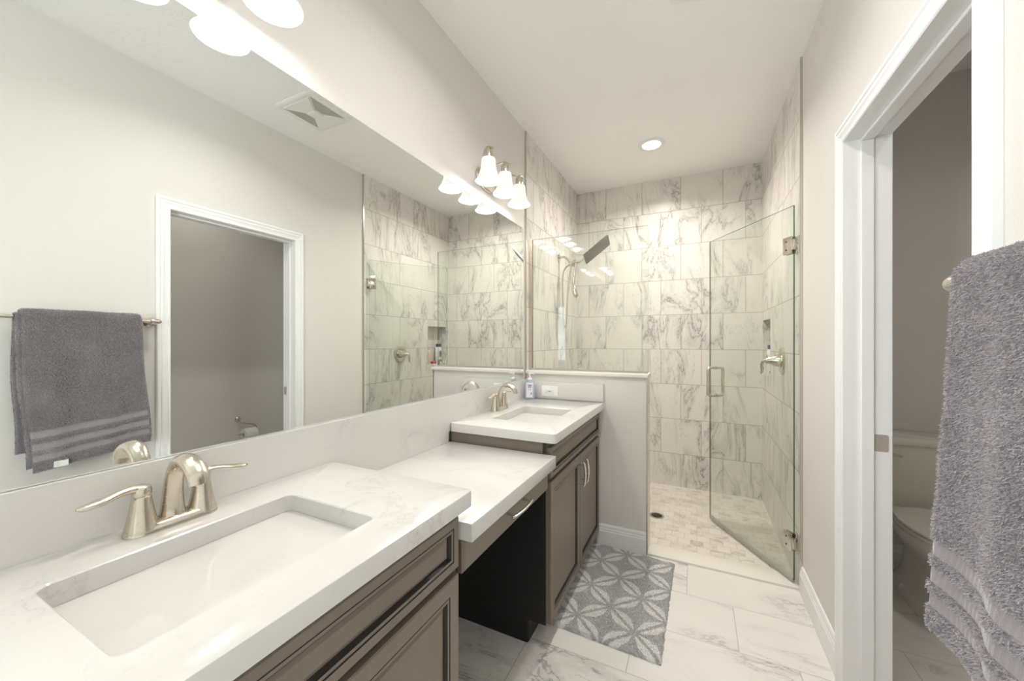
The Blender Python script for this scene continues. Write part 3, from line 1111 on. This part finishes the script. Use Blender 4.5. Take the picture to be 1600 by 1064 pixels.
# bottles in the niche
pb = thing('shampoo_bottle', 'pink bottle standing in the shower niche', 'bottle', (W + .036, 3.335, NZ0 + .0005))
obj('body', lathe(bmesh.new(), [(.024, 0), (.026, .004), (.026, .125), (.020, .142), (.010, .150)], 28), 'pink', pb, True)
obj('cap', lathe(bmesh.new(), [(.012, .149), (.0125, .150), (.0125, .185), (.010, .188)], 20), 'pink', pb, True)
wb = thing('shampoo_bottle', 'white bottle with navy cap standing in the shower niche', 'bottle', (W + .034, 3.515, NZ0 + .0005))
bm = bmesh.new()
z = lambda w, d, h: [(p[0], p[1], h) for p in rrect(-d, d, -w, w, d * .95, 6)]
loops(bm, [z(.036, .023, 0), z(.039, .026, .005), z(.041, .027, .10), z(.040, .026, .172), z(.036, .024, .185)])
obj('body', bm, 'white_plastic', wb, True)
bm = bmesh.new()
loops(bm, [z(.034, .0225, .1845), z(.034, .0225, .215), z(.031, .020, .219)])
obj('cap', bm, 'navy', wb, True)
bm = bmesh.new()
loops(bm, [[(-.0268 - d, .022 * math.cos(a) * s, .105 + .040 * math.sin(a) * s) for a in [2 * PI * i / 24 for i in range(24)]] for d, s in ((0, 1), (.0012, 1))])
lb = obj('label', bm, 'greyprint', wb)
bm = bmesh.new()
box(bm, W + .012, W + .060, 3.385, 3.455, NZ0 + .0005, NZ0 + .024, .006, 3)
tag(obj('soap_bar', bm, 'red', smooth=True), 'red bar of soap lying between the niche bottles', 'soap')

# ================================================================ RUG
bm = bmesh.new()
RX0, RX1, RY0, RY1 = 0.445, 0.944, 1.612, 2.370
nx, ny = 120, 180
gv = {}
for i in range(nx + 1):
    for j in range(ny + 1):
        x = RX0 + (RX1 - RX0) * i / nx
        y = RY0 + (RY1 - RY0) * j / ny
        e = min(i, nx - i, j * 1.0, ny - j) / 3.0
        zz = .016 * min(1, e) ** .6 + .0022 * noise.noise((x * 160, y * 160, 0)) + .003 * noise.noise((x * 14, y * 14, 3))
        ox = .004 * noise.noise((x * 60, y * 60, 9)) + .014 * (j / ny - .3)
        oy = .004 * noise.noise((x * 60, y * 60, 5)) - .020 * (i / nx - .5)
        gv[i, j] = bm.verts.new((x + ox, y + oy, max(.0012, zz)))
for i in range(nx):
    for j in range(ny):
        bm.faces.new((gv[i, j], gv[i + 1, j], gv[i + 1, j + 1], gv[i, j + 1]))
ring = [gv[i, 0] for i in range(nx)] + [gv[nx, j] for j in range(ny)] + [gv[i, ny] for i in range(nx, 0, -1)] + [gv[0, j] for j in range(ny, 0, -1)]
low = [bm.verts.new((v.co.x, v.co.y, .0006)) for v in ring]
for a in range(len(ring)):
    b = (a + 1) % len(ring)
    bm.faces.new((ring[a], ring[b], low[b], low[a]))
bm.faces.new(low)
rug = tag(obj('bath_rug', bm, 'rug', smooth=True, angle=0), 'grey plush bath rug with white petal lattice in front of the far vanity', 'rug')

# ================================================================ TOWEL AND BAR
BX, BZ = W - 0.072, 1.388
tb = thing('towel_bar', 'brushed nickel towel bar on the wall by the doorway', 'towel bar', (W, 0.655, BZ))
bm = bmesh.new()
sweep(bm, [(BX - W, -.300, 0), (BX - W, .300, 0)], .008, 16, up=(0, 0, 1), k=1)
obj('bar', bm, 'nickel', tb, True)
for s in (-1, 1):
    bm = bmesh.new()
    lathe(bm, [(.026, 0), (.026, -.006), (.018, -.012), (.012, -.022), (.011, -.050), (.014, -.058)], 28, 'x', (0, s * .305, 0))
    lathe(bm, [(.006, -.022), (.013, -.018), (.0155, 0), (.013, .012), (.008, .022), (.002, .028)] if s > 0 else [(.002, -.028), (.008, -.022), (.013, -.012), (.0155, 0), (.013, .018), (.006, .022)], 24, 'y', (BX - W, s * .305, 0))
    obj('post', bm, 'nickel', tb, True)

tw = thing('bath_towel', 'charcoal terry bath towel folded over the towel bar', 'towel', (0, 0, 0))


def towel_sheet(y0, y1, zf, zb, thick, grow, seed, bands, step, nyy):
    """one folded layer: down the wall side, over the bar, down the room side"""
    cy = 230
    half = thick / 2
    rb = .0095 + half + grow
    path = []
    n1 = int((BZ - zb) / .0036)
    n2 = int((BZ - zf) / step)
    for i in range(n1):
        path.append(('b', zb + (BZ - zb) * i / n1))
    for i in range(16):
        path.append(('t', PI * i / 16))
    for i in range(n2 + 1):
        path.append(('f', BZ - (BZ - zf) * i / n2))
    ns = len(path)

    def mid(s, t):
        k, v = path[s]
        y = y0 + (y1 - y0) * t
        if k == 't':
            x, zz, nrm, f = BX + rb * math.cos(v), BZ + rb * math.sin(v), (math.cos(v), 0, math.sin(v)), 0.0
        elif k == 'b':
            f = (BZ - v) / (BZ - zb)
            x, zz, nrm = BX + rb + .004 * f, v, (1, 0, 0)
        else:
            f = (BZ - v) / (BZ - zf)
            fold = .008 * math.sin(t * 14.5 + seed + 1.0 * f) * min(1, f * 2.2) + .0016 * math.sin(t * 31 + seed * 2 + f * 2) * f
            x = BX - rb - .012 * f ** 1.15 + fold
            zz, nrm = v, (-1, 0, 0)
            slant = -.052 * (1 - t) * f
            zz += slant
        y += .030 * f * (1 if k == 'f' else .3) + .004 * math.sin(f * 7 + seed)
        return Vector((x, y, zz)), Vector(nrm), f, k

    def in_band(s):
        k, v = path[s]
        if not bands or k != 'f':
            return False
        h = v - zf
        return any(a < h < b for a, b in ((.040, .068), (.084, .112), (.130, .160)))

    bm = bmesh.new()
    faces_mi = []
    outer, inner = [], []
    for s in range(ns):
        ro, ri = [], []
        band = in_band(s)
        for j in range(nyy + 1):
            t = j / nyy
            p, nrm, f, k = mid(s, t)
            e = min(t, 1 - t) * (y1 - y0)
            es = min(s * .0036, (ns - 1 - s) * step)
            edge = min(1.0, (min(e, es) / (half * 1.2)) ** .5) if min(e, es) < half * 1.2 else 1.0
            q = Vector((p.x, p.y * 1.15, p.z * .75))
            nn = noise.noise(q * 230) * .0012 + noise.noise(q * 110) * .0014
            nn += noise.noise(p * 18) * .002
            if band:
                nn = nn * .12 - .0022 + .0006 * math.sin(p.y * 1500)
            ro.append(bm.verts.new(p + nrm * (half * edge + nn)))
            ri.append(bm.verts.new(p - nrm * (half * edge)))
        outer.append(ro)
        inner.append(ri)
    for s in range(ns - 1):
        mi = 1 if in_band(s) and in_band(s + 1) else 0
        for j in range(nyy):
            f = bm.faces.new((outer[s][j], outer[s][j + 1], outer[s + 1][j + 1], outer[s + 1][j]))
            f.material_index = mi
            f = bm.faces.new((inner[s][j + 1], inner[s][j], inner[s + 1][j], inner[s + 1][j + 1]))
            f.material_index = 2 - mi
        for j in (0, nyy):
            bm.faces.new((outer[s][j], outer[s + 1][j], inner[s + 1][j], inner[s][j]))
    for s in (0, ns - 1):
        for j in range(nyy):
            bm.faces.new((outer[s][j], outer[s][j + 1], inner[s][j + 1], inner[s][j]))
    return bm




def pile(name, src, material, parent, count, length, width, pick, droop, seed):
    """short yarn ends standing on the picked faces of a cloth mesh, all in one mesh"""
    rng = np.random.default_rng(seed)
    me = src.data
    nv, npol = len(me.vertices), len(me.polygons)
    co = np.empty(nv * 3)
    me.vertices.foreach_get('co', co)
    co = co.reshape(-1, 3)
    nr = np.empty(npol * 3)
    me.polygons.foreach_get('normal', nr)
    nr = nr.reshape(-1, 3)
    ar = np.empty(npol)
    me.polygons.foreach_get('area', ar)
    mi = np.empty(npol, dtype=np.int32)
    me.polygons.foreach_get('material_index', mi)
    tot = np.empty(npol, dtype=np.int32)
    me.polygons.foreach_get('loop_total', tot)
    st = np.empty(npol, dtype=np.int32)
    me.polygons.foreach_get('loop_start', st)
    vi = np.empty(len(me.loops), dtype=np.int32)
    me.loops.foreach_get('vertex_index', vi)
    ok = np.nonzero(pick(mi, nr) & (tot == 4))[0]
    pr = ar[ok] / ar[ok].sum()
    f = rng.choice(ok, count, p=pr)
    q = [co[vi[st[f] + k]] for k in range(4)]
    u, v = rng.random((count, 1)), rng.random((count, 1))
    base = (q[0] * (1 - u) + q[1] * u) * (1 - v) + (q[3] * (1 - u) + q[2] * u) * v
    n = nr[f]
    d = n + rng.normal(0, .42, (count, 3)) + np.array(droop)
    d /= np.linalg.norm(d, axis=1)[:, None]
    side = np.cross(d, rng.normal(0, 1, (count, 3)))
    side /= np.linalg.norm(side, axis=1)[:, None]
    ln = length * rng.uniform(.6, 1.25, (count, 1))
    base = base - n * length * .15
    bend = d + np.array(droop) * .8
    a = base - side * width * .5
    b = base + side * width * .5
    c = base + d * ln * .6 + side * width * .5
    e = base + d * ln * .6 - side * width * .5
    t = base + d * ln * .6 + bend * ln * .4
    V = np.stack([a, b, c, e, t], 1).reshape(-1, 3)
    i0 = np.arange(count) * 5
    L = np.stack([i0, i0 + 1, i0 + 2, i0 + 3, i0 + 3, i0 + 2, i0 + 4], 1).reshape(-1)
    ls = np.stack([np.arange(count) * 7, np.arange(count) * 7 + 4], 1).reshape(-1)
    m2 = bpy.data.meshes.new(name)
    m2.vertices.add(len(V))
    m2.vertices.foreach_set('co', V.reshape(-1))
    m2.loops.add(len(L))
    m2.loops.foreach_set('vertex_index', L.astype(np.int32))
    m2.polygons.add(len(ls))
    m2.polygons.foreach_set('loop_start', ls.astype(np.int32))
    m2.update(calc_edges=True)
    m2.validate()
    m2.materials.append(M[material])
    o2 = bpy.data.objects.new(name, m2)
    COL.objects.link(o2)
    o2.parent = parent
    o2['kind'] = 'stuff'
    return o2


o = obj('outer_layer', towel_sheet(.515, .892, .782, .83, .012, .0135, 1.78, True, .0030, 130), ['terry', 'terry_band', 'terry'], tw, True, 0)
pile('terry_pile', o, 'yarn', o, 130000, .0056, .0013, lambda mi, nr: mi == 0, (0, 0, -.35), 3)
o = obj('inner_layer', towel_sheet(.500, .900, .800, .81, .010, .0005, 1.78, False, .0040, 110), ['terry', 'terry_band', 'terry'], tw, True, 0)
pile('terry_pile', o, 'yarn', o, 40000, .0050, .0015, lambda mi, nr: mi == 0, (0, 0, -.35), 4)
bm = B(1.4265, 1.4285, .600, .642, .742, .768)
tg = obj('care_tag', bm, 'tag', tw)
tg['label'] = 'small white care tag at the hem'

pile('plush_pile', rug, 'rug', rug, 110000, .0045, .0018, lambda mi, nr: nr[:, 2] > .3, (0, 0, 0), 5)

# ================================================================ TOILET ROOM THINGS
tx = 2.12
to = thing('toilet', 'white two-piece toilet in the shaded room beyond the doorway', 'toilet', (tx, 2.50, 0))


def oval(a, yf, yb, h, n=40, p=2.2):
    """egg outline: half width a, front yf, back yb (local y, front negative)"""
    cy = yb - a * .95 if False else (yf * .42 + yb * .58)
    pts = []
    for i in range(n):
        t = 2 * PI * i / n
        c, s = math.cos(t), math.sin(t)
        sx = math.copysign(abs(c) ** (2 / p), c)
        sy = math.copysign(abs(s) ** (2 / p), s)
        pts.append((a * sx, cy + (sy * (yb - cy) if s > 0 else sy * (cy - yf)), h))
    return pts


bm = bmesh.new()
loops(bm, [oval(.125, -.20, .30, 0, p=3), oval(.125, -.20, .30, .035, p=3), oval(.110, -.19, .29, .050, p=3), oval(.088, -.175, .27, .10, p=2.6), oval(.085, -.175, .26, .19, p=2.4),
           oval(.105, -.22, .24, .25), oval(.150, -.295, .22, .315), oval(.178, -.335, .20, .365), oval(.186, -.348, .19, .395), oval(.186, -.348, .19, .405), oval(.180, -.34, .185, .409)])
obj('bowl', bm, 'bisque', to, True, 60)
bm = bmesh.new()
box(bm, -.17, .17, .12, .37, .30, .415, .02, 3)
obj('bowl_shelf', bm, 'bisque', to, True, 60)
bm = bmesh.new()
loops(bm, [oval(.186, -.352, .13, .410), oval(.190, -.356, .134, .414), oval(.190, -.356, .134, .424), oval(.184, -.35, .13, .428)])
obj('seat', bm, 'bisque', to, True, 50)
bm = bmesh.new()
loops(bm, [oval(.184, -.352, .13, .4295), oval(.189, -.356, .134, .433), oval(.188, -.355, .133, .442), oval(.170, -.33, .12, .449), oval(.10, -.2, .08, .452)])
obj('seat_lid', bm, 'bisque', to, True, 50)
bm = bmesh.new()
z = lambda w, a, b, h, r=.03: [(p[0], p[1], h) for p in rrect(-w, w, a, b, r)]
loops(bm, [z(.205, .185, .355, .4155), z(.215, .175, .362, .44), z(.232, .165, .368, .74)])
obj('tank', bm, 'bisque', to, True, 50)
bm = bmesh.new()
loops(bm, [z(.236, .160, .372, .7405), z(.242, .153, .376, .748), z(.242, .153, .376, .770), z(.236, .160, .372, .780)])
obj('tank_lid', bm, 'bisque', to, True, 50)
bm = bmesh.new()
lathe(bm, [(.013, .168), (.013, .158), (.010, .154)][::-1], 18, 'y', (-.155, 0, .695))
sweep(bm, [(-.155, .152, .695), (-.125, .148, .692), (-.090, .150, .686)], [.006, .006, .0045], 10)
lv = obj('flush_lever', bm, 'nickel', to, True)
lv['label'] = 'nickel flush lever'
for s in (-1, 1):
    bm = lathe(bmesh.new(), [(.014, .030), (.014, .044), (.010, .052), (.003, .055)], 18, org=(s * .112, .09, 0))
    obj('bolt_cap', bm, 'white_plastic', to, True)

ph = thing('paper_holder', 'nickel toilet paper holder on the toilet room wall seen in the mirror', 'paper holder', (XT1, 1.935, 0.60))
bm = lathe(bmesh.new(), [(.024, 0), (.024, -.006), (.016, -.014), (.010, -.03), (.009, -.045)], 24, 'x')
obj('flange', bm, 'nickel', ph, True)
bm = bmesh.new()
sweep(bm, [(-.042, 0, 0), (-.060, .010, -.022), (-.066, .045, -.040), (-.066, .090, -.052), (-.066, .118, -.080), (-.066, .118, -.112), (-.066, .100, -.122), (-.066, .0, -.122), (-.066, -.025, -.122)], .006, 12)
obj('arm', bm, 'nickel', ph, True)
bm = bmesh.new()
pr = [(.020, -.05), (.054, -.05), (.054, .05), (.020, .05)]
loops(bm, [[(XT1 - .066 + r * math.cos(2 * PI * i / 36), 1.995 + h, .466 + r * math.sin(2 * PI * i / 36)) for i in range(36)] for r, h in pr], cyclic=True)
tag(obj('toilet_paper_roll', bm, 'paper', smooth=True, angle=40), 'white toilet paper roll on the nickel holder', 'toilet paper')

tl = thing('recessed_light', 'round fill downlight added out of view in the toilet room ceiling', 'ceiling light', (2.12, 1.55, H))  # added lamp, out of view, to lift the dark toilet room
obj('trim_ring', lathe(bmesh.new(), [(.095, 0), (.095, -.004), (.090, -.007), (.066, -.006), (.062, -.001)], 48), 'white_plastic', tl, True)
obj('diffuser', lathe(bmesh.new(), [(.062, -.001), (.062, -.0035), (.05, -.0045), (.01, -.005)], 40), 'lens', tl, True)
l = lamp('downlight', 'AREA', (0, 0, -.012), TOILET_FILL_W, (1.0, 0.94, 0.865), shape='DISK', size=0.12, spread=R(150))
l.parent = tl
bl = thing('recessed_light', 'round fill downlight added out of view over the vanity floor', 'ceiling light', (0.80, 1.15, H))  # added lamp, out of view, filling the floor, rug and half wall
obj('trim_ring', lathe(bmesh.new(), [(.095, 0), (.095, -.004), (.090, -.007), (.066, -.006), (.062, -.001)], 48), 'white_plastic', bl, True)
obj('diffuser', lathe(bmesh.new(), [(.062, -.001), (.062, -.0035), (.05, -.0045), (.01, -.005)], 40), 'lens', bl, True)
l = lamp('downlight', 'AREA', (0, 0, -.012), ROOM_FILL_W, (1.0, 0.96, 0.91), shape='DISK', size=0.12, spread=R(150))
l.parent = bl
